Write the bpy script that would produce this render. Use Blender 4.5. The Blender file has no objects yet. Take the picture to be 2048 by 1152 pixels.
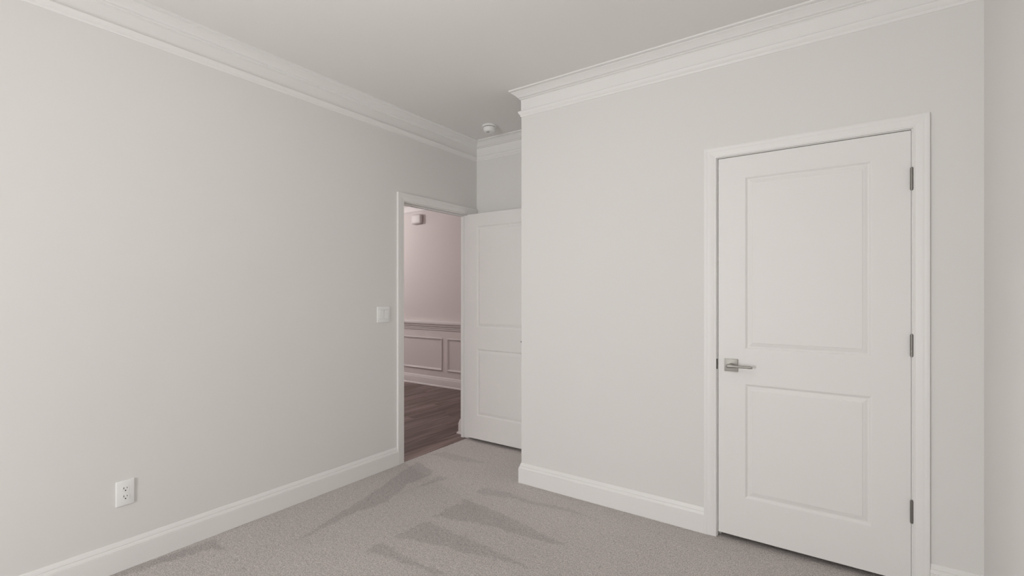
import bpy, bmesh, math, random
import numpy as np
from mathutils import Vector, noise

# ---------------------------------------------------------------- camera, world, exposure
S = bpy.context.scene
COL = S.collection
TH = math.radians(34.984)
cam = bpy.data.objects.new('camera', bpy.data.cameras.new('camera'))
COL.objects.link(cam)
cam.data.sensor_width = 36.0
cam.data.lens = 953.8 / 2048 * 36.0
cam.data.shift_x = -3.49 / 2048
cam.data.shift_y = 11.23 / 2048
cam.data.clip_start = 0.02
cam.location = (0, 0, 1.3266)
cam.rotation_euler = (math.pi / 2, 0, TH)
S.camera = cam

W = bpy.data.worlds.new('daylight'); S.world = W; W.use_nodes = True
W.node_tree.nodes['Background'].inputs['Color'].default_value = (0.80, 0.90, 1.0, 1)
W.node_tree.nodes['Background'].inputs['Strength'].default_value = 1.0
S.view_settings.view_transform = 'Standard'
S.view_settings.look = 'None'
S.view_settings.gamma = 1.0
S.view_settings.use_curve_mapping = False
S.view_settings.exposure = -0.18
S.cycles.max_bounces = 14
S.cycles.diffuse_bounces = 10
S.cycles.use_denoising = True

def area(name, loc, rot, sx, sy, power, color):
    d = bpy.data.lights.new(name, 'AREA'); d.shape = 'RECTANGLE'; d.size = sx; d.size_y = sy
    d.energy = power; d.color = color
    o = bpy.data.objects.new(name, d); o.location = loc; o.rotation_euler = rot
    COL.objects.link(o); return o

# daylight through the window behind the camera, an added unseen fill light under the bedroom ceiling and the hall's lamps and front window
YBK = -2.3
WIN = [(-2.05, -1.15)]          # x range of the window in the back wall
WZ = (0.35, 1.91)
def lamp(name, loc, power, color, r=0.12):
    d = bpy.data.lights.new(name, 'POINT'); d.energy = power; d.color = color; d.shadow_soft_size = r
    o = bpy.data.objects.new(name, d); o.location = loc; COL.objects.link(o); return o
for a, b in WIN:
    area('window_daylight', ((a + b) / 2, YBK - 0.20, 1.13), (math.pi / 2, 0, 0), b - a, 1.56, 108, (1.0, 0.992, 0.985))
lamp('ceiling_fill', (-1.15, 0.75, 2.22), 12.0, (1.0, 0.985, 0.965))  # added fill without a fixture, lifts the ceiling and left wall
lamp('hall_lamp', (-6.5, 3.6, 2.66), 66, (1.0, 0.975, 0.97), 0.08)
lamp('hall_lamp', (-5.2, 2.9, 2.66), 20, (1.0, 0.975, 0.97), 0.08)
area('hall_window_daylight', (-8.55, 3.7, 1.75), (0, -math.pi / 2, 0), 1.9, 1.5, 36, (1.0, 0.96, 0.96))

# ---------------------------------------------------------------- measured room (metres)
XL, XR, YC, XC, YB, ZC = -2.859, 0.4704, 2.777, -1.877, 3.478, 2.745
WT = 0.076                      # thickness of the wall around the hall doorway
EY0, EY1, EZ = 2.578, 3.345, 2.046        # hall doorway between its jambs
DX0, DX1, DZB, DZT = -0.5786, 0.2334, 0.028, 2.060   # closet door slab
YH = 4.973                      # far wall of the hall
XHALL = XL - WT

# ---------------------------------------------------------------- materials
def mat(name, color, rough=0.6, spec=0.3, metal=0.0, bump=0.0, bscale=300.0, vary=0.0, vscale=2.0, coord='Object'):
    m = bpy.data.materials.new(name); m.use_nodes = True
    nt = m.node_tree; n = nt.nodes; l = nt.links
    p = n['Principled BSDF']
    p.inputs['Base Color'].default_value = (*color, 1)
    p.inputs['Roughness'].default_value = rough
    p.inputs['Metallic'].default_value = metal
    p.inputs['Specular IOR Level'].default_value = spec
    tc = n.new('ShaderNodeTexCoord')
    if vary:
        t = n.new('ShaderNodeTexNoise'); t.inputs['Scale'].default_value = vscale; t.inputs['Detail'].default_value = 4
        l.new(tc.outputs[coord], t.inputs['Vector'])
        r = n.new('ShaderNodeMapRange')
        r.inputs['To Min'].default_value = 1 - vary; r.inputs['To Max'].default_value = 1 + vary
        l.new(t.outputs['Fac'], r.inputs['Value'])
        x = n.new('ShaderNodeVectorMath'); x.operation = 'SCALE'; x.inputs[0].default_value = color
        l.new(r.outputs['Result'], x.inputs['Scale']); l.new(x.outputs['Vector'], p.inputs['Base Color'])
    if bump:
        t = n.new('ShaderNodeTexNoise'); t.inputs['Scale'].default_value = bscale; t.inputs['Detail'].default_value = 3
        l.new(tc.outputs[coord], t.inputs['Vector'])
        b = n.new('ShaderNodeBump'); b.inputs['Strength'].default_value = bump; b.inputs['Distance'].default_value = 0.001
        l.new(t.outputs['Fac'], b.inputs['Height']); l.new(b.outputs['Normal'], p.inputs['Normal'])
    return m

M_WALL = mat('painted_drywall', (0.735, 0.7278, 0.7135), 0.75, 0.2, bump=0.10, bscale=220, vary=0.008, vscale=1.5)
M_CEIL = mat('ceiling_paint', (0.790, 0.781, 0.768), 0.9, 0.1, bump=0.08, bscale=180)
M_TRIM = mat('satin_trim_paint', (0.795, 0.788, 0.776), 0.42, 0.35, bump=0.02, bscale=60)
M_DOOR = mat('satin_door_paint', (0.785, 0.776, 0.763), 0.45, 0.3, bump=0.05, bscale=140)
M_HWALL = mat('hall_drywall', (0.665, 0.608, 0.594), 0.75, 0.2, bump=0.10, bscale=220)  # pinkish cast of the hall light is put into this base colour
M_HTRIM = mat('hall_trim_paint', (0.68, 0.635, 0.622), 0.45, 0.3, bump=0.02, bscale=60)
M_PLAST = mat('white_plastic', (0.83, 0.835, 0.83), 0.3, 0.45, bump=0.01, bscale=90)
M_DARK = mat('dark_recess', (0.02, 0.018, 0.016), 0.7, 0.1, bump=0.02)
M_SEAM = mat('grey_plastic_gap', (0.33, 0.325, 0.32), 0.6, 0.2, bump=0.02)
M_NICK = mat('satin_nickel', (0.42, 0.41, 0.385), 0.55, 0.5, metal=1.0, bump=0.06, bscale=500)
M_NICKD = mat('aged_nickel', (0.24, 0.23, 0.215), 0.42, 0.5, metal=1.0, bump=0.06, bscale=500)
M_BRONZE = mat('tarnished_strike', (0.07, 0.065, 0.06), 0.5, 0.4, metal=0.6, bump=0.04)
M_BUTTON = mat('grey_button', (0.42, 0.415, 0.41), 0.5, 0.3, bump=0.02)
M_SUB = mat('subfloor', (0.30, 0.25, 0.20), 0.9, 0.1, vary=0.2, vscale=8)

def glass_mat():
    m = bpy.data.materials.new('window_glass'); m.use_nodes = True
    nt = m.node_tree; n = nt.nodes; l = nt.links; n.clear()
    o = n.new('ShaderNodeOutputMaterial'); mx = n.new('ShaderNodeMixShader')
    t = n.new('ShaderNodeBsdfTransparent'); g = n.new('ShaderNodeBsdfGlossy'); g.inputs['Roughness'].default_value = 0.02
    mx.inputs[0].default_value = 0.06
    l.new(t.outputs[0], mx.inputs[1]); l.new(g.outputs[0], mx.inputs[2]); l.new(mx.outputs[0], o.inputs[0])
    return m
M_GLASS = glass_mat()

def plank_mat():
    m = bpy.data.materials.new('vinyl_plank'); m.use_nodes = True
    nt = m.node_tree; n = nt.nodes; l = nt.links; p = n['Principled BSDF']
    tc = n.new('ShaderNodeTexCoord'); oi = n.new('ShaderNodeObjectInfo')
    off = n.new('ShaderNodeVectorMath'); off.operation = 'SCALE'
    off.inputs[0].default_value = (13.0, 57.0, 7.0); l.new(oi.outputs['Random'], off.inputs['Scale'])
    add = n.new('ShaderNodeVectorMath'); l.new(tc.outputs['Object'], add.inputs[0]); l.new(off.outputs[0], add.inputs[1])
    mp = n.new('ShaderNodeMapping'); mp.inputs['Scale'].default_value = (13.0, 1.1, 1.0); l.new(add.outputs[0], mp.inputs['Vector'])
    t = n.new('ShaderNodeTexNoise'); t.inputs['Scale'].default_value = 1.0; t.inputs['Detail'].default_value = 7
    t.inputs['Distortion'].default_value = 0.9; l.new(mp.outputs[0], t.inputs['Vector'])
    cr = n.new('ShaderNodeValToRGB')
    e = cr.color_ramp.elements
    e[0].position = 0.36; e[0].color = (0.098, 0.062, 0.053, 1)
    e[1].position = 0.74; e[1].color = (0.275, 0.203, 0.186, 1)
    l.new(t.outputs['Fac'], cr.inputs[0])
    r = n.new('ShaderNodeMapRange'); r.inputs['To Min'].default_value = 0.82; r.inputs['To Max'].default_value = 1.15
    l.new(oi.outputs['Random'], r.inputs['Value'])
    x = n.new('ShaderNodeVectorMath'); x.operation = 'SCALE'
    l.new(cr.outputs[0], x.inputs[0]); l.new(r.outputs['Result'], x.inputs['Scale'])
    l.new(x.outputs[0], p.inputs['Base Color'])
    p.inputs['Roughness'].default_value = 0.42; p.inputs['Specular IOR Level'].default_value = 0.35
    b = n.new('ShaderNodeBump'); b.inputs['Strength'].default_value = 0.15; b.inputs['Distance'].default_value = 0.001
    l.new(t.outputs['Fac'], b.inputs['Height']); l.new(b.outputs[0], p.inputs['Normal'])
    return m
M_PLANK = plank_mat()

def carpet_mat():
    m = bpy.data.materials.new('cut_pile_carpet'); m.use_nodes = True
    nt = m.node_tree; n = nt.nodes; l = nt.links; p = n['Principled BSDF']
    tc = n.new('ShaderNodeTexCoord')
    def nz(scale, detail=2):
        t = n.new('ShaderNodeTexNoise'); t.inputs['Scale'].default_value = scale; t.inputs['Detail'].default_value = detail
        l.new(tc.outputs['Object'], t.inputs['Vector']); return t
    fine = nz(190, 2); mid = nz(2.2, 3); fib = nz(420, 1)
    at = n.new('ShaderNodeAttribute'); at.attribute_name = 'nap'
    # fibre flecks
    r1 = n.new('ShaderNodeMapRange'); r1.inputs['From Min'].default_value = 0.30; r1.inputs['From Max'].default_value = 0.70
    r1.inputs['To Min'].default_value = 0.60; r1.inputs['To Max'].default_value = 1.36
    l.new(fine.outputs['Fac'], r1.inputs['Value'])
    # brushed-pile lanes
    r2 = n.new('ShaderNodeMapRange'); r2.inputs['To Min'].default_value = 1.0; r2.inputs['To Max'].default_value = 0.78
    l.new(at.outputs['Fac'], r2.inputs['Value'])
    r3 = n.new('ShaderNodeMapRange'); r3.inputs['To Min'].default_value = 0.94; r3.inputs['To Max'].default_value = 1.06
    l.new(mid.outputs['Fac'], r3.inputs['Value'])
    m1 = n.new('ShaderNodeMath'); m1.operation = 'MULTIPLY'; l.new(r1.outputs[0], m1.inputs[0]); l.new(r2.outputs[0], m1.inputs[1])
    m2 = n.new('ShaderNodeMath'); m2.operation = 'MULTIPLY'; l.new(m1.outputs[0], m2.inputs[0]); l.new(r3.outputs[0], m2.inputs[1])
    x = n.new('ShaderNodeVectorMath'); x.operation = 'SCALE'; x.inputs[0].default_value = CARPET
    l.new(m2.outputs[0], x.inputs['Scale']); l.new(x.outputs[0], p.inputs['Base Color'])
    p.inputs['Roughness'].default_value = 1.0; p.inputs['Specular IOR Level'].default_value = 0.05
    p.inputs['Sheen Weight'].default_value = 0.15; p.inputs['Sheen Roughness'].default_value = 0.6
    b = n.new('ShaderNodeBump'); b.inputs['Strength'].default_value = 0.5; b.inputs['Distance'].default_value = 0.002
    l.new(fib.outputs['Fac'], b.inputs['Height']); l.new(b.outputs[0], p.inputs['Normal'])
    return m
CARPET = (0.475, 0.440, 0.424)
M_CARPET = carpet_mat()

# ---------------------------------------------------------------- helpers
def link(name, me, m, parent=None):
    o = bpy.data.objects.new(name, me); COL.objects.link(o)
    if m is not None and not me.materials: me.materials.append(m)
    if parent is not None: o.parent = parent
    return o

def finish(name, bm, m, parent=None, smooth=None, loc=(0, 0, 0)):
    bmesh.ops.recalc_face_normals(bm, faces=bm.faces[:])
    me = bpy.data.meshes.new(name); bm.to_mesh(me); bm.free()
    if smooth:
        me.polygons.foreach_set('use_smooth', [True] * len(me.polygons))
        me.set_sharp_from_angle(angle=math.radians(smooth))
    o = link(name, me, m, parent); o.location = loc
    return o

def empty(name, loc=(0, 0, 0)):
    o = bpy.data.objects.new(name, None); COL.objects.link(o); o.location = loc; o.empty_display_size = 0.05
    return o

def tag(o, label, cat, kind=None, group=None):
    o['label'] = label; o['category'] = cat
    if kind: o['kind'] = kind
    if group: o['group'] = group
    return o

def bx(bm, x0, x1, y0, y1, z0, z1, bev=0.0, seg=2):
    vs = [bm.verts.new((x, y, z)) for x in (x0, x1) for y in (y0, y1) for z in (z0, z1)]
    fs = [(0, 1, 3, 2), (4, 6, 7, 5), (0, 4, 5, 1), (2, 3, 7, 6), (0, 2, 6, 4), (1, 5, 7, 3)]
    F = [bm.faces.new([vs[i] for i in f]) for f in fs]
    if bev:
        es = list({e for f in F for e in f.edges})
        bmesh.ops.bevel(bm, geom=es, offset=bev, segments=seg, affect='EDGES', profile=0.5)

def cyl(bm, c, axis, r, h, n=20, r2=None):
    """a capped cylinder centred at c along axis"""
    res = bmesh.ops.create_cone(bm, cap_ends=True, segments=n, radius1=r, radius2=r if r2 is None else r2, depth=h)
    q = Vector((0, 0, 1)).rotation_difference(Vector(axis))
    bmesh.ops.rotate(bm, verts=res['verts'], cent=(0, 0, 0), matrix=q.to_matrix())
    bmesh.ops.translate(bm, verts=res['verts'], vec=c)

def lathe(bm, prof, c, n=40, down=1.0):
    rings = []
    for r, z in prof:
        if r < 1e-6: rings.append([bm.verts.new((c[0], c[1], c[2] - down * z))])
        else: rings.append([bm.verts.new((c[0] + r * math.cos(2 * math.pi * i / n), c[1] + r * math.sin(2 * math.pi * i / n), c[2] - down * z)) for i in range(n)])
    for A, B in zip(rings, rings[1:]):
        for i in range(n):
            j = (i + 1) % n
            if len(A) == 1 and len(B) == 1: continue
            if len(A) == 1: bm.faces.new((A[0], B[i], B[j]))
            elif len(B) == 1: bm.faces.new((A[i], A[j], B[0]))
            else: bm.faces.new((A[i], A[j], B[j], B[i]))

def mitre(path, closed):
    """offset vector at each vertex of a 2-D path so that a profile offset w to the LEFT of travel stays mitred"""
    n = len(path); out = []
    for i in range(n):
        def nrm(p, q):
            d = (Vector(q) - Vector(p)).normalized(); return Vector((-d.y, d.x))
        ns = []
        if closed or i > 0: ns.append(nrm(path[i - 1], path[i]))
        if closed or i < n - 1: ns.append(nrm(path[i], path[(i + 1) % n]))
        if len(ns) == 1: out.append(ns[0])
        else:
            s = ns[0] + ns[1]; out.append(s / max(0.2, s.dot(ns[0])))
    return out

def sweep(path, prof, fn, closed=False, only=None, cap=True):
    """profile (w, t) swept along path (a, b); fn(a, b, t) -> xyz. only: list of segment indices"""
    off = mitre(path, closed); n = len(path)
    segs = range(n if closed else n - 1) if only is None else only
    bm = bmesh.new(); rings = {}
    def ring(i, k):
        key = (i, k) if only is not None else i
        if key not in rings:
            rings[key] = [bm.verts.new(fn(path[i][0] + off[i].x * w, path[i][1] + off[i].y * w, t)) for w, t in prof]
        return rings[key]
    m = len(prof)
    for k in segs:
        A = ring(k, k); B = ring((k + 1) % n, k)
        for j in range(m):
            bm.faces.new((A[j], A[(j + 1) % m], B[(j + 1) % m], B[j]))
    if cap:
        ends = [r for r in rings.values()] if only is not None else ([] if closed else [rings[0], rings[n - 1]])
        for r in ends:
            try: bm.faces.new(r)
            except ValueError: pass
    return bm

# profiles: (out, z) for trim on plan paths -> sweep uses (w, t) with t = height
BASE = [(0, 0), (0.016, 0), (0.016, 0.0995), (0.0136, 0.1002), (0.0136, 0.1016), (0.0152, 0.1026), (0.0098, 0.1165), (0.0072, 0.1170), (0.0072, 0.1186), (0.0090, 0.1196), (0.0025, 0.1380), (0, 0.139)]
CROWN = [(0, 2.679), (0.0035, 2.679), (0.0035, 2.684), (0.0090, 2.6865), (0.0115, 2.690), (0.0115, 2.693), (0.017, 2.6955), (0.020, 2.700),
         (0.0265, 2.7065), (0.0355, 2.7150), (0.046, 2.7225), (0.053, 2.7265), (0.0535, 2.7290), (0.059, 2.7310), (0.063, 2.7350), (0.066, 2.7360), (0.066, 2.745), (0, 2.745)]
BEAD = [(0, 2.565), (0.003, 2.565), (0.006, 2.570), (0.006, 2.577), (0.011, 2.583), (0.017, 2.592), (0.0185, 2.597), (0.0185, 2.602), (0.015, 2.605), (0.004, 2.607), (0, 2.607)]
BAND = [(0, 2.600), (0.0022, 2.600), (0.0022, 2.690), (0, 2.690)]
# casing profile: w across width from the opening outwards, t out of the wall
CASE = [(0, 0), (0, 0.0085), (0.0015, 0.0098), (0.0070, 0.0103), (0.0085, 0.0097), (0.0105, 0.0105), (0.030, 0.0128), (0.038, 0.0137), (0.0395, 0.0134), (0.0435, 0.0150), (0.054, 0.0160), (0.057, 0.0150), (0.057, 0)]
def scale_prof(p, kw): return [(a * kw, b) for a, b in p]

# ---------------------------------------------------------------- walls, ceiling, slabs
def struct(name, bm, m, label, cat, parent=None, smooth=None):
    o = finish(name, bm, m, parent, smooth)
    o['kind'] = 'structure'
    if parent is None: tag(o, label, cat, 'structure')
    return o

T = 0.12
bm = bmesh.new()                                   # left wall with the hall doorway
bx(bm, XHALL, XL, YBK - T, EY0 - 0.018, -0.05, ZC)
bx(bm, XHALL, XL, EY0 - 0.018, EY1 + 0.018, EZ + 0.018, ZC)
bx(bm, XHALL, XL, EY1 + 0.018, YB, -0.05, ZC)
struct('wall_left', bm, M_WALL, 'long pale greige wall with power outlet, light switch and the hall doorway', 'wall')
bm = bmesh.new(); bx(bm, XHALL, XR + T, YB, YB + T, -0.05, ZC)
struct('wall_alcove', bm, M_WALL, 'short shaded wall behind the open door at the end of the alcove', 'wall')
bm = bmesh.new()                                   # closet wall with its door opening
bx(bm, XC, DX0 - 0.024, YC, YC + 0.115, -0.05, ZC)
bx(bm, DX0 - 0.024, DX1 + 0.024, YC, YC + 0.115, DZT + 0.023, ZC)
bx(bm, DX1 + 0.024, XR, YC, YC + 0.115, -0.05, ZC)
struct('wall_closet', bm, M_WALL, 'pale greige wall holding the closed panelled door', 'wall')
bm = bmesh.new(); bx(bm, XC, XC + 0.115, YC + 0.115, YB, -0.05, ZC)
struct('wall_alcove_side', bm, M_WALL, 'short return wall between alcove and closet', 'wall')
bm = bmesh.new(); bx(bm, XR, XR + T, YBK - T, YB, -0.05, ZC)
struct('wall_right', bm, M_WALL, 'narrow strip of plain wall at the far right beside the closet door wall', 'wall')
bm = bmesh.new()                                   # back wall with two window openings
xs = [XL, WIN[0][0], WIN[0][1], XR]
for i in (0, 2): bx(bm, xs[i], xs[i + 1], YBK - T, YBK, -0.05, ZC)
for a, b in WIN:
    bx(bm, a, b, YBK - T, YBK, -0.05, WZ[0]); bx(bm, a, b, YBK - T, YBK, WZ[1], ZC)
struct('wall_back', bm, M_WALL, 'wall with one window facing the closet door', 'wall')
bm = bmesh.new(); bx(bm, XHALL, XR + T, YBK - T, YB + T, ZC, ZC + 0.1)
struct('ceiling', bm, M_CEIL, 'flat pale ceiling of the bedroom', 'ceiling')
# hall shell
HX0, HY0 = -8.4, 0.9
bm = bmesh.new()
bx(bm, HX0 - T, -1.5, YH, YH + T, -0.05, ZC)
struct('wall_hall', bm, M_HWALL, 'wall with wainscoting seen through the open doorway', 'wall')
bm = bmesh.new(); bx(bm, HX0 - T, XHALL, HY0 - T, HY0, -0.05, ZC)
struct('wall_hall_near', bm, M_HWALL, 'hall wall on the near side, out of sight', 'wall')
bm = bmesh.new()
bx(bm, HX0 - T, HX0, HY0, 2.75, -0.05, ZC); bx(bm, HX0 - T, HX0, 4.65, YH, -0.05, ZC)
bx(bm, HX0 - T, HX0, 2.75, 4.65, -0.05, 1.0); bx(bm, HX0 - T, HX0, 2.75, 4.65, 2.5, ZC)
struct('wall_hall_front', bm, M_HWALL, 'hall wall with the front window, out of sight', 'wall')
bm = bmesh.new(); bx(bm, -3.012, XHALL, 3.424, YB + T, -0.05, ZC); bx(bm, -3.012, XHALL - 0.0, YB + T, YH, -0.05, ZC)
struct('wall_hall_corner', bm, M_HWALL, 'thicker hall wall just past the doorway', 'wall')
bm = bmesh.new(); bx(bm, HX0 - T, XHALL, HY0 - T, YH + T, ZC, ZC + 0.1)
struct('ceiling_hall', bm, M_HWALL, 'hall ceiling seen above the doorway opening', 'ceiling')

# windows of the back wall and of the hall (behind the camera / out of frame)
for a, b in WIN:
    w = empty('window_1', ((a + b) / 2, YBK, WZ[0]))
    tag(w, 'double-hung window in the wall facing the closet door', 'window', 'structure')
    h = (b - a) / 2; H = WZ[1] - WZ[0]
    bm = bmesh.new()
    for z0, z1 in ((0, 0.05), (H / 2 - 0.025, H / 2 + 0.025), (H - 0.05, H)): bx(bm, -h + 0.05, h - 0.05, -0.09, -0.05, z0, z1)
    bx(bm, -h, -h + 0.05, -0.09, -0.05, 0, H); bx(bm, h - 0.05, h, -0.09, -0.05, 0, H)
    finish('window_frame', bm, M_TRIM, w)
    bm = bmesh.new(); bx(bm, -h + 0.05, h - 0.05, -0.072, -0.068, 0.05, H / 2 - 0.025); finish('pane', bm, M_GLASS, w)
    bm = bmesh.new(); bx(bm, -h + 0.05, h - 0.05, -0.072, -0.068, H / 2 + 0.025, H - 0.05); finish('pane', bm, M_GLASS, w)
    fnb = lambda p, q, t: (p, t, q)
    path = [(-h, 0), (h, 0), (h, H), (-h, H)]
    prof = [(-x, y) for x, y in CASE]
    finish('casing', sweep(path, prof, fnb, closed=True), M_TRIM, w, 40)
w = empty('window_2', (HX0, 3.7, 1.0)); tag(w, 'front window lighting the hall, out of frame', 'window', 'structure')
bm = bmesh.new()
for y0, y1 in ((-0.95, -0.90), (-0.025, 0.025), (0.90, 0.95)): bx(bm, -0.08, -0.04, y0, y1, 0, 1.5)
bx(bm, -0.08, -0.04, -0.90, -0.025, 0, 0.05); bx(bm, -0.08, -0.04, 0.025, 0.90, 0, 0.05)
bx(bm, -0.08, -0.04, -0.90, -0.025, 1.45, 1.5); bx(bm, -0.08, -0.04, 0.025, 0.90, 1.45, 1.5)
finish('window_frame', bm, M_TRIM, w)
for y0, y1 in ((-0.90, -0.025), (0.025, 0.90)):
    bm = bmesh.new(); bx(bm, -0.062, -0.058, y0, y1, 0.05, 1.45); finish('pane', bm, M_GLASS, w)

# ---------------------------------------------------------------- crown, baseboards
plan = lambda a, b, t: (a, b, t)
# walking the room so that the room is on the LEFT of travel
room = [(XL, YBK), (XR, YBK), (XR, YC), (XC, YC), (XC, YB), (XL, YB)]
o = empty('trim_1', (0, 0, 0)); tag(o, 'white stepped crown moulding where the bedroom walls meet the ceiling', 'crown moulding', 'structure')
finish('crown', sweep(room, CROWN, plan, closed=True), M_TRIM, o, 35)
finish('frieze', sweep(room, BAND, plan, closed=True), M_TRIM, o)
finish('bead', sweep(room, BEAD, plan, closed=True), M_TRIM, o, 35)
CW = 0.0572
for name, path, label in (
        ('baseboard_left', [(XL, EY0 - 0.006 - 0.0655), (XL, YBK)], 'tall white baseboard running below the outlet up to the hall doorway'),
        ('baseboard_closet', [(DX0 - 0.008 - 0.063, YC), (XC, YC), (XC, YB), (XL + 0.02, YB)], 'white baseboard between alcove corner and closed door'),
        ('baseboard_right', [(XL, YBK), (XR, YBK), (XR, YC), (DX1 + 0.064, YC)], 'short white baseboard beyond the hinge side of the closed door')):
    bm = sweep(path, BASE, plan)
    o = struct(name, bm, M_TRIM, label, 'baseboard', smooth=30)

# ---------------------------------------------------------------- door casings and jambs
def casing_set(root, fn, a0, a1, ztop, kw0, kw1, kh, m, z0=0.0):
    """three members mitred at the corners round an opening; fn(a, z, t)"""
    sh = {'casing_leg': ((a0, -kw0), (a1, kw1)), 'casing_head': (None,)}
    for nm, sides in sh.items():
        for sd in sides:
            bm = bmesh.new()
            if sd: lo = [bm.verts.new(fn(sd[0] + w * sd[1], z0, t)) for w, t in CASE]; hi = [bm.verts.new(fn(sd[0] + w * sd[1], ztop + w * kh, t)) for w, t in CASE]
            else: lo = [bm.verts.new(fn(a0 - w * kw0, ztop + w * kh, t)) for w, t in CASE]; hi = [bm.verts.new(fn(a1 + w * kw1, ztop + w * kh, t)) for w, t in CASE]
            n = len(CASE)
            for q in range(n): bm.faces.new((lo[q], lo[(q + 1) % n], hi[(q + 1) % n], hi[q]))
            bm.faces.new(lo); bm.faces.new(hi)
            finish(nm, bm, m, root, 35)

# closet side: opening edges at slab edges +- reveal
o = empty('trim_2', (DX0, YC, 0)); tag(o, 'white casing and jamb around the closed closet door', 'door frame', 'structure')
base = (DX0, YC, 0)
fnC = lambda a, z, t: (a - base[0], YC - t - base[1], z)
casing_set(o, fnC, DX0 - 0.009, DX1 + 0.0065, DZT + 0.0075, 1.10, 1.0, 1.0, M_TRIM)
def jamb(name, x0, x1, y0, y1, z0, z1, parent, loc, m=M_TRIM):
    bm = bmesh.new(); bx(bm, x0 - loc[0], x1 - loc[0], y0 - loc[1], y1 - loc[1], z0, z1, 0.0012, 1)
    return finish(name, bm, m, parent)
jamb('jamb', DX0 - 0.022, DX0 - 0.004, YC + 0.0005, YC + 0.115, 0, DZT + 0.022, o, base)
jamb('jamb', DX1 + 0.0015, DX1 + 0.022, YC + 0.0005, YC + 0.115, 0, DZT + 0.022, o, base)
jamb('head_jamb', DX0 - 0.004, DX1 + 0.0015, YC + 0.0005, YC + 0.115, DZT + 0.004, DZT + 0.022, o, base)
jamb('door_stop', DX0 - 0.004, DX0 + 0.007, YC + 0.040, YC + 0.075, 0, DZT + 0.004, o, base)
jamb('door_stop', DX1 - 0.008, DX1 + 0.0015, YC + 0.040, YC + 0.075, 0, DZT + 0.004, o, base)
jamb('door_stop', DX0 + 0.007, DX1 - 0.008, YC + 0.040, YC + 0.075, DZT - 0.007, DZT + 0.004, o, base)
bm = bmesh.new(); bx(bm, -0.0105, -0.0045, -0.0025, 0.030, 0.915, 0.970, 0.0008, 1)
s = finish('strike_plate', bm, M_DARK, o)
bm = bmesh.new(); bx(bm, -0.0115, -0.0038, -0.0050, -0.0010, 0.922, 0.963, 0.0012, 2)
finish('strike_lip', bm, M_BRONZE, s)

# hall doorway
o = empty('trim_3', (XL, EY0, 0)); tag(o, 'white casing and jamb around the open hall doorway', 'door frame', 'structure')
base2 = (XL, EY0, 0)
fnE = lambda a, z, t: (t, a - EY0, z)
casing_set(o, fnE, EY0 - 0.006, EY1 + 0.006, EZ + 0.008, 1.15, 2.05, 1.07, M_TRIM)
fnH = lambda a, z, t: (XHALL - XL - t * 0.9, a - EY0, z)
casing_set(o, fnH, EY0 - 0.006, EY1 + 0.006, EZ + 0.008, 1.0, 1.0, 1.0, M_TRIM)
jamb('jamb', XHALL, XL, EY0 - 0.018, EY0, 0, EZ + 0.018, o, base2)
jamb('jamb', XHALL, XL, EY1, EY1 + 0.018, 0, EZ + 0.018, o, base2)
jamb('head_jamb', XHALL, XL, EY0, EY1, EZ, EZ + 0.018, o, base2)
jamb('door_stop', XHALL + 0.004, XL - 0.039, EY0, EY0 + 0.010, 0, EZ, o, base2)
jamb('door_stop', XHALL + 0.004, XL - 0.039, EY1 - 0.010, EY1, 0, EZ, o, base2)
jamb('door_stop', XHALL + 0.004, XL - 0.039, EY0 + 0.010, EY1 - 0.010, EZ - 0.010, EZ, o, base2)
bm = bmesh.new(); bx(bm, -0.020, -0.004, 0.0, 0.0015, 0.905, 0.965, 0.0005, 1)
finish('strike_plate', bm, M_NICKD, o)

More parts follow.
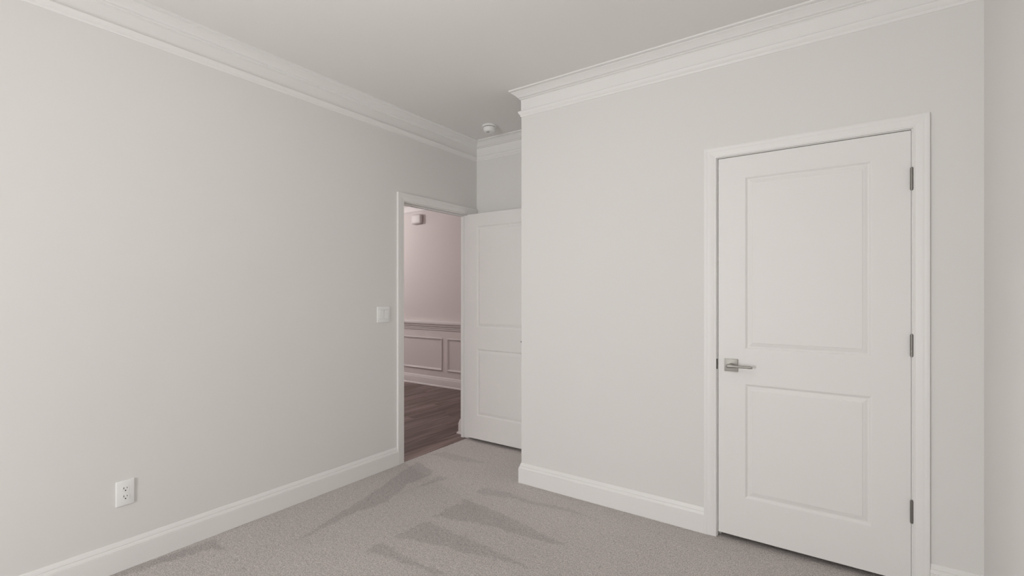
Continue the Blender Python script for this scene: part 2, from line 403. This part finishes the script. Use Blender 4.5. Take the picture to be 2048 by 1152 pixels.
# ---------------------------------------------------------------- two-panel doors
PROF = [(0.0, 0.0), (0.003, 0.0006), (0.0075, 0.0042), (0.0115, 0.0078), (0.0150, 0.0082), (0.0175, 0.0078), (0.027, 0.0045), (0.0345, 0.0030), (0.0355, 0.0015), (0.0375, 0.0010)]
def panel_door(root, m, w, zb, zt, rects):
    """slab in local x 0..w, front face at y 0 (towards -y), thickness 35 mm"""
    xs = sorted({0.0, w} | {r[0] for r in rects} | {r[1] for r in rects})
    zs = sorted({zb, zt} | {r[2] for r in rects} | {r[3] for r in rects})
    bm = bmesh.new(); V = {}
    def v(x, y, z):
        k = (round(x, 5), round(y, 5), round(z, 5))
        if k not in V: V[k] = bm.verts.new((x, y, z))
        return V[k]
    for x0, x1 in zip(xs, xs[1:]):
        for z0, z1 in zip(zs, zs[1:]):
            cx, cz = (x0 + x1) / 2, (z0 + z1) / 2
            if any(r[0] < cx < r[1] and r[2] < cz < r[3] for r in rects): continue
            bm.faces.new((v(x0, 0, z0), v(x1, 0, z0), v(x1, 0, z1), v(x0, 0, z1)))
    D = 0.035
    for r in rects:
        for (a, b), (c, d) in (((r[0], r[2]), (r[1], r[2])), ((r[1], r[2]), (r[1], r[3])), ((r[1], r[3]), (r[0], r[3])), ((r[0], r[3]), (r[0], r[2]))):
            bm.faces.new((v(a, 0, b), v(c, 0, d), v(c, 0.012, d), v(a, 0.012, b)))
    for z0, z1 in zip(zs, zs[1:]):
        for x in (0.0, w): bm.faces.new((v(x, 0, z0), v(x, 0, z1), v(x, D, z1), v(x, D, z0)))
    for x0, x1 in zip(xs, xs[1:]):
        for z in (zb, zt): bm.faces.new((v(x0, 0, z), v(x1, 0, z), v(x1, D, z), v(x0, D, z)))
        for z0, z1 in zip(zs, zs[1:]): bm.faces.new((v(x0, D, z0), v(x1, D, z0), v(x1, D, z1), v(x0, D, z1)))
    slab = finish('slab', bm, m, root)
    for r in rects:
        bm = bmesh.new(); rings = []
        for o_, d_ in PROF:
            rings.append([bm.verts.new((x, d_, z)) for x, z in ((r[0] + o_, r[2] + o_), (r[1] - o_, r[2] + o_), (r[1] - o_, r[3] - o_), (r[0] + o_, r[3] - o_))])
        for A, B in zip(rings, rings[1:]):
            for i in range(4): bm.faces.new((A[i], A[(i + 1) % 4], B[(i + 1) % 4], B[i]))
        bm.faces.new(rings[-1])
        bk = [bm.verts.new((q.co.x, 0.012, q.co.z)) for q in rings[0]]
        for i in range(4): bm.faces.new((rings[0][i], rings[0][(i + 1) % 4], bk[(i + 1) % 4], bk[i]))
        bm.faces.new(bk)
        finish('panel', bm, m, slab)
    return slab

def lever(root, cx, cz, direction, tip, m):
    """square rosette, neck and round lever on a door's front (y = 0); direction +1 or -1 along x"""
    bm = bmesh.new(); bx(bm, cx - 0.0335, cx + 0.0335, -0.0085, 0.0, cz - 0.0335, cz + 0.0335, 0.0015, 2)
    ro = finish('rosette', bm, m, root, 40)
    bm = bmesh.new()
    cyl(bm, (cx, -0.030, cz), (0, -1, 0), 0.0115, 0.044, 28)
    h = finish('neck', bm, m, ro, 40)
    bm = bmesh.new()
    # tapering lever: flattened ellipse sections
    secs = [(-0.0165, 0.0035, 0.0040), (-0.0145, 0.0085, 0.0070), (-0.008, 0.0115, 0.0085), (0.004, 0.0115, 0.0088), (0.020, 0.0085, 0.0082), (0.040, 0.0070, 0.0076), (0.075, 0.0066, 0.0070), (tip - 0.006, 0.0066, 0.0068), (tip - 0.002, 0.0062, 0.0064), (tip, 0.0045, 0.0046)]
    rings = []
    for x, rz, ry in secs:
        rings.append([bm.verts.new((cx + direction * x, -0.052 + ry * math.cos(t), cz + rz * math.sin(t))) for t in [2 * math.pi * i / 20 for i in range(20)]])
    for A, B in zip(rings, rings[1:]):
        for i in range(20): bm.faces.new((A[i], A[(i + 1) % 20], B[(i + 1) % 20], B[i]))
    bm.faces.new(rings[0]); bm.faces.new(rings[-1])
    lv = finish('lever', bm, m, ro, 50)
    bm = bmesh.new(); cyl(bm, (cx + direction * (tip - 0.0135), -0.052, cz), (1, 0, 0), 0.0078, 0.0035, 24)
    finish('end_ring', bm, m, ro, 40)
    return ro

def hinge(root, x, y, z0, z1, m, leaf=+1):
    bm = bmesh.new(); n = 5; L = (z1 - z0) / n
    for i in range(n):
        cyl(bm, (x, y, z0 + L * (i + 0.5)), (0, 0, 1), 0.0062, L - 0.0012, 20)
    cyl(bm, (x, y, (z0 + z1) / 2), (0, 0, 1), 0.0052, z1 - z0, 16)
    h = finish('hinge', bm, m, root, 40)
    bm = bmesh.new()
    for z in (z0 - 0.0015, z1 + 0.0015): cyl(bm, (x, y, z), (0, 0, 1), 0.0050, 0.0035, 16)
    finish('pin_tip', bm, m, h, 40)
    return h

d = empty('door_1', (DX0, YC + 0.001, 0))
tag(d, 'closed white two-panel door with square nickel lever handle', 'door', 'structure')
rects = [(0.132, 0.672, 1.030, 1.946), (0.132, 0.672, 0.240, 0.848)]
panel_door(d, M_DOOR, DX1 - DX0, DZB, DZT, rects)
lever(d, 0.0655, 0.942, +1, 0.110, M_NICK)
for z0, z1 in ((1.793, 1.889), (1.047, 1.142), (0.302, 0.399)):
    hinge(d, DX1 - DX0 + 0.0025, -0.0085, z0, z1, M_NICKD)
bm = bmesh.new(); bx(bm, -0.0030, 0.0, 0.008, 0.030, 0.915, 0.970); finish('latch_plate', bm, M_NICKD, d)

OY = EY1 - 0.035                                     # front face of the open door
d = empty('door_2', (XL + 0.026, OY, 0))
tag(d, 'open white two-panel door standing against the alcove wall', 'door', 'structure')
rects = [(0.112, 0.650, 1.022, 1.932), (0.112, 0.650, 0.232, 0.832)]
panel_door(d, M_DOOR, 0.762, 0.025, 2.043, rects)
lever(d, 0.762 - 0.060, 0.930, -1, 0.077, M_NICKD)
for z0, z1 in ((1.775, 1.870), (1.03, 1.125), (0.285, 0.38)):
    hinge(d, -0.0065, 0.0340, z0, z1, M_NICKD)

# ---------------------------------------------------------------- outlet
def slot(bm, y, z, w, h, t):
    bx(bm, t, t + 0.0006, y - w / 2, y + w / 2, z - h / 2, z + h / 2)
yo, zo = 0.8105, 0.366
o = empty('electrical_outlet', (XL, yo, zo)); tag(o, 'white duplex power outlet low on the long left wall above the baseboard', 'outlet')
bm = bmesh.new(); bx(bm, 0.0, 0.0065, -0.0365, 0.0365, -0.060, 0.060, 0.0028, 3)
finish('cover_plate', bm, M_PLAST, o, 60)
for dz in (0.0195, -0.0195):
    bm = bmesh.new()
    n = 36; ring = []
    for t in (0.0060, 0.0078):
        r_ = []
        for i in range(n):
            a = 2 * math.pi * i / n
            y = 0.0158 * math.cos(a); z = max(-0.0136, min(0.0136, 0.0160 * math.sin(a)))
            r_.append(bm.verts.new((t, y, z + dz)))
        ring.append(r_)
    for i in range(n): bm.faces.new((ring[0][i], ring[0][(i + 1) % n], ring[1][(i + 1) % n], ring[1][i]))
    bm.faces.new(ring[1])
    rc = finish('receptacle', bm, M_PLAST, o, 40)
    for y, w_, h_ in ((-0.0064, 0.0022, 0.0085), (0.0064, 0.0020, 0.0068)):
        bm = bmesh.new(); slot(bm, y, dz + 0.0045, w_, h_, 0.0076); finish('slot', bm, M_DARK, rc)
    bm = bmesh.new(); cyl(bm, (0.0079, 0, dz - 0.0072), (1, 0, 0), 0.0027, 0.0008, 16); finish('ground_hole', bm, M_DARK, rc)
bm = bmesh.new(); cyl(bm, (0.0068, 0, 0), (1, 0, 0), 0.0030, 0.0012, 16); finish('screw', bm, M_PLAST, o, 40)

# ---------------------------------------------------------------- light switch
ys, zs_ = 2.374, 1.1705
o = empty('light_switch', (XL, ys, zs_)); tag(o, 'white double rocker switch plate on the wall beside the hall doorway', 'light switch')
bm = bmesh.new(); bx(bm, 0.0, 0.0065, -0.059, 0.059, -0.060, 0.060, 0.0030, 3)
finish('cover_plate', bm, M_PLAST, o, 60)
for dy in (-0.0215, 0.0215):
    bm = bmesh.new(); bx(bm, 0.0064, 0.0070, dy - 0.0178, dy + 0.0178, -0.0345, 0.0345)
    sm = finish('switch_gap', bm, M_SEAM, o)
    bm = bmesh.new()
    hw, hh = 0.0173, 0.0336; up = dy < 0
    pts = [(0.0068, -hh), (0.0068 + (0.0022 if up else 0.0062), -hh), (0.0085, 0.0), (0.0068 + (0.0062 if up else 0.0022), hh), (0.0068, hh)]
    A = [bm.verts.new((t, dy - hw, z)) for t, z in pts]; B = [bm.verts.new((t, dy + hw, z)) for t, z in pts]
    bm.faces.new(A); bm.faces.new(B)
    for i in range(5): bm.faces.new((A[i], A[(i + 1) % 5], B[(i + 1) % 5], B[i]))
    finish('rocker', bm, M_PLAST, o)

# ---------------------------------------------------------------- smoke detector
o = empty('smoke_detector', (-2.478, 3.182, ZC)); tag(o, 'round white smoke detector on the ceiling above the hall doorway alcove', 'smoke detector')
bm = bmesh.new(); lathe(bm, [(0, 0), (0.060, 0), (0.062, 0.003), (0.062, 0.011), (0.059, 0.0145), (0.050, 0.0155), (0, 0.0155)], (0, 0, 0))
finish('mounting_base', bm, M_PLAST, o, 40)
bm = bmesh.new(); lathe(bm, [(0.0475, 0.015), (0.0475, 0.0195)], (0, 0, 0)); finish('vent_gap', bm, M_DARK, o, 40)
bm = bmesh.new(); lathe(bm, [(0.046, 0.0190), (0.0515, 0.0190), (0.0525, 0.022), (0.0505, 0.038), (0.046, 0.049), (0.038, 0.0545), (0.026, 0.0565), (0.022, 0.0550), (0, 0.0550)], (0, 0, 0))
cv = finish('cover', bm, M_PLAST, o, 40)
bm = bmesh.new(); lathe(bm, [(0, 0.054), (0.013, 0.054), (0.0135, 0.0570), (0.011, 0.0582), (0, 0.0582)], (-0.006, -0.012, 0), 24)
finish('test_button', bm, M_BUTTON, cv, 40)

# ---------------------------------------------------------------- hall: wainscot, crown, base, chime
HB = [(0, 0), (0.028, 0), (0.028, 0.006), (0.025, 0.014), (0.019, 0.018), (0.016, 0.019), (0.016, 0.100), (0.0145, 0.105), (0.0115, 0.1085), (0.0115, 0.113), (0.0095, 0.122), (0.006, 0.130), (0.002, 0.137), (0, 0.137)]
RAIL = [(0, 0.800), (0.006, 0.800), (0.010, 0.806), (0.010, 0.822), (0.018, 0.828), (0.020, 0.846), (0.028, 0.853), (0.034, 0.868), (0.036, 0.884), (0.048, 0.890), (0.050, 0.900), (0.050, 0.925), (0.046, 0.932), (0, 0.933)]
hallp = [(-3.012, YH), (HX0, YH)]
hp2 = [(-3.012, 3.424), (-3.012, YH), (HX0, YH)]
def shift(prof, f): return [(a * f, b) for a, b in prof]
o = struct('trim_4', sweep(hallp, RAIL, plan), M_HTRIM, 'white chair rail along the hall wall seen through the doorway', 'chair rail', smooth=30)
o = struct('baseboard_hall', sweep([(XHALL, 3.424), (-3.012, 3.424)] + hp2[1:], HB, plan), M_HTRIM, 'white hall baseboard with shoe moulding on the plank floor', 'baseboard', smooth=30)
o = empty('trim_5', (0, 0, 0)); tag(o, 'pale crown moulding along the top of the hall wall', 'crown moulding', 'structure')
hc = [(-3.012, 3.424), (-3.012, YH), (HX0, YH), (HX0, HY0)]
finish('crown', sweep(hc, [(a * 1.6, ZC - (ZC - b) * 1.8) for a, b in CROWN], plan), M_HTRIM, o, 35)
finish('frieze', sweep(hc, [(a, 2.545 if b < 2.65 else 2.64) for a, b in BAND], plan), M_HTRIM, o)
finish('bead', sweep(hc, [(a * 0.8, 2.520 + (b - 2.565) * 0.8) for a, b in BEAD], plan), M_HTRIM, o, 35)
o = empty('trim_6', (-4.7, YH, 0)); tag(o, 'rectangular picture-frame mouldings under the hall chair rail', 'wall panelling', 'structure')
PM = [(0, 0), (0, 0.008), (0.004, 0.014), (0.010, 0.016), (0.014, 0.012), (0.018, 0.009), (0.024, 0.008), (0.028, 0.004), (0.028, 0)]
bounds = [(-4.620, -3.75), (-3.655, -3.06)]
x1 = -4.716
while x1 > HX0 + 0.4: bounds.append((x1 - 0.93, x1)); x1 -= 0.93 + 0.096
for a, b in bounds:
    path = [(a, 0.230), (b, 0.230), (b, 0.692), (a, 0.692)]
    finish('panel_moulding', sweep(path, PM, lambda p, q, t: (p + 4.7, -t, q), closed=True), M_HTRIM, o, 35)

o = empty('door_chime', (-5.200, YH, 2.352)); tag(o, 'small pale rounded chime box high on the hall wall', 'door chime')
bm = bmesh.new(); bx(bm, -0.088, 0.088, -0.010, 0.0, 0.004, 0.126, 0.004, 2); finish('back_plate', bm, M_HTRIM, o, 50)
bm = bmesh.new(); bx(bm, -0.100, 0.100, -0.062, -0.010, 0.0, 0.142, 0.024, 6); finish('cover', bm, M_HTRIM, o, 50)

# ---------------------------------------------------------------- hall floor of vinyl planks
bm = bmesh.new(); bx(bm, HX0 - T, XL - 0.002, HY0 - T, YH + T, -0.08, -0.0065)
fl = struct('floor_hall', bm, M_PLANK, 'brown wood-look plank floor of the hall beyond the doorway', 'floor')
rnd = random.Random(4)
PW, PL = 0.178, 1.22
cache = {}
def plank_mesh(L, w):
    k = (round(L, 3), round(w, 3))
    if k not in cache:
        bm = bmesh.new(); g = 0.0008; bv = 0.0016
        lo = [(g, g), (w - g, g), (w - g, L - g), (g, L - g)]
        hi = [(g + bv, g + bv), (w - g - bv, g + bv), (w - g - bv, L - g - bv), (g + bv, L - g - bv)]
        A = [bm.verts.new((x, y, -0.006)) for x, y in lo]; B = [bm.verts.new((x, y, -0.0012)) for x, y in lo]; Cc = [bm.verts.new((x, y, 0)) for x, y in hi]
        for P, Q in ((A, B), (B, Cc)):
            for i in range(4): bm.faces.new((P[i], P[(i + 1) % 4], Q[(i + 1) % 4], Q[i]))
        bm.faces.new(Cc)
        bmesh.ops.recalc_face_normals(bm, faces=bm.faces[:])
        me = bpy.data.meshes.new('plank'); bm.to_mesh(me); bm.free(); me.materials.append(M_PLANK)
        cache[k] = me
    return cache[k]
row = 0; x = XL - 0.002 - PW
while x > -6.9:
    y = 1.6 - rnd.random() * PL
    while y < YH:
        y1 = min(y + PL, YH); y0 = max(y, 1.6)
        if y1 - y0 > 0.05:
            p = bpy.data.objects.new('plank', plank_mesh(round(y1 - y0, 2), PW)); COL.objects.link(p)
            p.parent = fl; p.location = (x, y0, 0)
        y += PL
    x -= PW; row += 1

# ---------------------------------------------------------------- carpet
MARKS = [
  (0.90, [(-2.777, 2.656), (-2.635, 2.597), (-2.523, 2.575), (-2.498, 2.498), (-2.502, 2.392), (-2.512, 2.298), (-2.451, 2.167), (-2.410, 2.028), (-2.423, 1.898), (-2.454, 1.787), (-2.438, 1.720), (-2.420, 1.505), (-2.417, 1.380), (-2.443, 1.490), (-2.508, 1.725), (-2.534, 1.846), (-2.621, 2.149), (-2.719, 2.414)]),
  (0.80, [(-2.432, 2.544), (-2.349, 2.544), (-2.359, 2.492), (-2.392, 2.382), (-2.427, 2.234), (-2.422, 2.121), (-2.417, 2.312), (-2.418, 2.418), (-2.442, 2.502)]),
  (0.70, [(-2.041, 2.464), (-2.044, 2.542), (-1.940, 2.575), (-1.844, 2.592), (-1.685, 2.562), (-1.561, 2.587), (-1.395, 2.601), (-1.188, 2.580), (-1.382, 2.577), (-1.536, 2.544), (-1.657, 2.520), (-1.779, 2.533), (-1.882, 2.498), (-1.959, 2.463)]),
  (0.85, [(-2.021, 2.042), (-2.025, 2.251), (-1.992, 2.284), (-2.033, 2.343), (-1.959, 2.340), (-1.749, 2.320), (-1.548, 2.290), (-1.392, 2.252), (-1.230, 2.224), (-1.226, 2.204), (-1.322, 2.190), (-1.466, 2.168), (-1.544, 2.162), (-1.630, 2.162), (-1.747, 2.142), (-1.882, 2.092), (-1.973, 2.085)]),
  (0.75, [(-2.029, 1.742), (-2.020, 1.933), (-2.006, 1.997), (-1.918, 1.987), (-1.746, 1.980), (-1.610, 1.973), (-1.479, 1.962), (-1.277, 1.941), (-1.273, 1.925), (-1.406, 1.916), (-1.534, 1.881), (-1.610, 1.855), (-1.714, 1.848), (-1.824, 1.816), (-1.943, 1.787)]),
  (0.80, [(-2.046, 1.572), (-2.031, 1.686), (-1.961, 1.675), (-1.835, 1.663), (-1.700, 1.658), (-1.587, 1.668), (-1.571, 1.643), (-1.669, 1.629), (-1.759, 1.617), (-1.860, 1.605), (-1.961, 1.596)]),
  (1.00, [(-2.850, 0.724), (-2.846, 0.787), (-2.830, 0.939), (-2.805, 1.182), (-2.621, 1.168), (-2.665, 1.152), (-2.709, 1.135), (-2.730, 1.064), (-2.754, 0.965), (-2.776, 0.911), (-2.776, 0.823), (-2.810, 0.741)]),
  (0.60, [(-2.401, 1.092), (-2.402, 1.160), (-2.373, 1.154), (-2.379, 1.104)]),
  (0.60, [(-2.830, 2.817), (-2.767, 2.954), (-2.595, 2.945), (-2.409, 2.953), (-2.278, 2.944), (-2.422, 2.893), (-2.551, 2.836), (-2.764, 2.834)]),
]
bm = bmesh.new(); bx(bm, XL - 0.002, XR + T, YBK - T, YB + T, -0.08, -0.03)
struct('floor', bm, M_SUB, 'subfloor below the carpet', 'floor')

def carpet(name, x0, x1, y0, y1, step, parent, drop=True):
    nx = int(round((x1 - x0) / step)) + 1; ny = int(round((y1 - y0) / step)) + 1
    X, Y = np.meshgrid(np.linspace(x0, x1, nx), np.linspace(y0, y1, ny))
    rs = np.random.RandomState(7)
    z = rs.rand(ny, nx)
    k = (z + np.roll(z, 1, 0) + np.roll(z, 1, 1) + np.roll(np.roll(z, 1, 0), 1, 1)) / 4
    Z = (0.55 * z + 0.45 * k - 0.75) * PILE
    Xj = X + (rs.rand(ny, nx) - 0.5) * step * 0.5; Yj = Y + (rs.rand(ny, nx) - 0.5) * step * 0.5
    Xj[:, 0] = x0; Xj[:, -1] = x1; Yj[0] = y0; Yj[-1] = y1
    # brushed lanes: wobbly-edged polygons on the floor
    wob = lambda s, f: np.sin(X * f + s) * np.cos(Y * f * 1.3 + s * 2) + np.sin(X * f * 2.7 + Y * f * 1.9 + s * 3) * 0.6
    PX = X + 0.006 * wob(1.0, 37) + 0.010 * (rs.rand(ny, nx) - 0.5); PY = Y + 0.006 * wob(2.3, 41) + 0.010 * (rs.rand(ny, nx) - 0.5)
    nap = np.zeros_like(X)
    for s_, poly in MARKS:
        ins = np.zeros(X.shape, bool); n = len(poly)
        dmin = np.full(X.shape, 9.0)
        for i in range(n):
            (ax, ay), (bx_, by) = poly[i], poly[(i + 1) % n]
            with np.errstate(divide='ignore', invalid='ignore'):
                c = ((ay > PY) != (by > PY)) & (PX < (bx_ - ax) * (PY - ay) / ((by - ay) if by != ay else 1e-9) + ax)
            ins ^= c
            dx, dy = bx_ - ax, by - ay
            t = np.clip(((PX - ax) * dx + (PY - ay) * dy) / (dx * dx + dy * dy), 0, 1)
            dmin = np.minimum(dmin, np.hypot(PX - ax - t * dx, PY - ay - t * dy))
        sd = np.where(ins, dmin, -dmin)
        nap = np.maximum(nap, s_ * np.clip(0.5 + sd / 0.013, 0, 1))
    nap *= 0.86 + 0.14 * np.clip(wob(5.1, 9) * 0.6 + 0.5, 0, 1)
    v = np.stack([Xj, Yj, Z], -1).reshape(-1, 3).astype(np.float32)
    i = np.arange((ny - 1) * (nx - 1)); r = i // (nx - 1); c = i % (nx - 1); a = r * nx + c
    F = np.stack([a, a + 1, a + nx + 1, a + nx], -1).astype(np.int32)
    me = bpy.data.meshes.new(name)
    me.vertices.add(len(v)); me.vertices.foreach_set('co', v.ravel())
    me.loops.add(F.size); me.loops.foreach_set('vertex_index', F.ravel())
    me.polygons.add(len(F)); me.polygons.foreach_set('loop_start', np.arange(0, F.size, 4, dtype=np.int32))
    me.update(); me.validate()
    me.polygons.foreach_set('use_smooth', [True] * len(F))
    at = me.attributes.new('nap', 'FLOAT', 'POINT'); at.data.foreach_set('value', nap.ravel().astype(np.float32))
    return link(name, me, M_CARPET, parent)
PILE = 0.0035
cp = carpet('carpet', XL - 0.002, XR, 0.55, YB, 0.0062, None)
tag(cp, 'soft taupe cut-pile carpet with darker vacuum marks across the bedroom floor', 'carpet', 'stuff')
rest = carpet('carpet_rear', XL - 0.002, XR, YBK, 0.55, 0.03, cp)
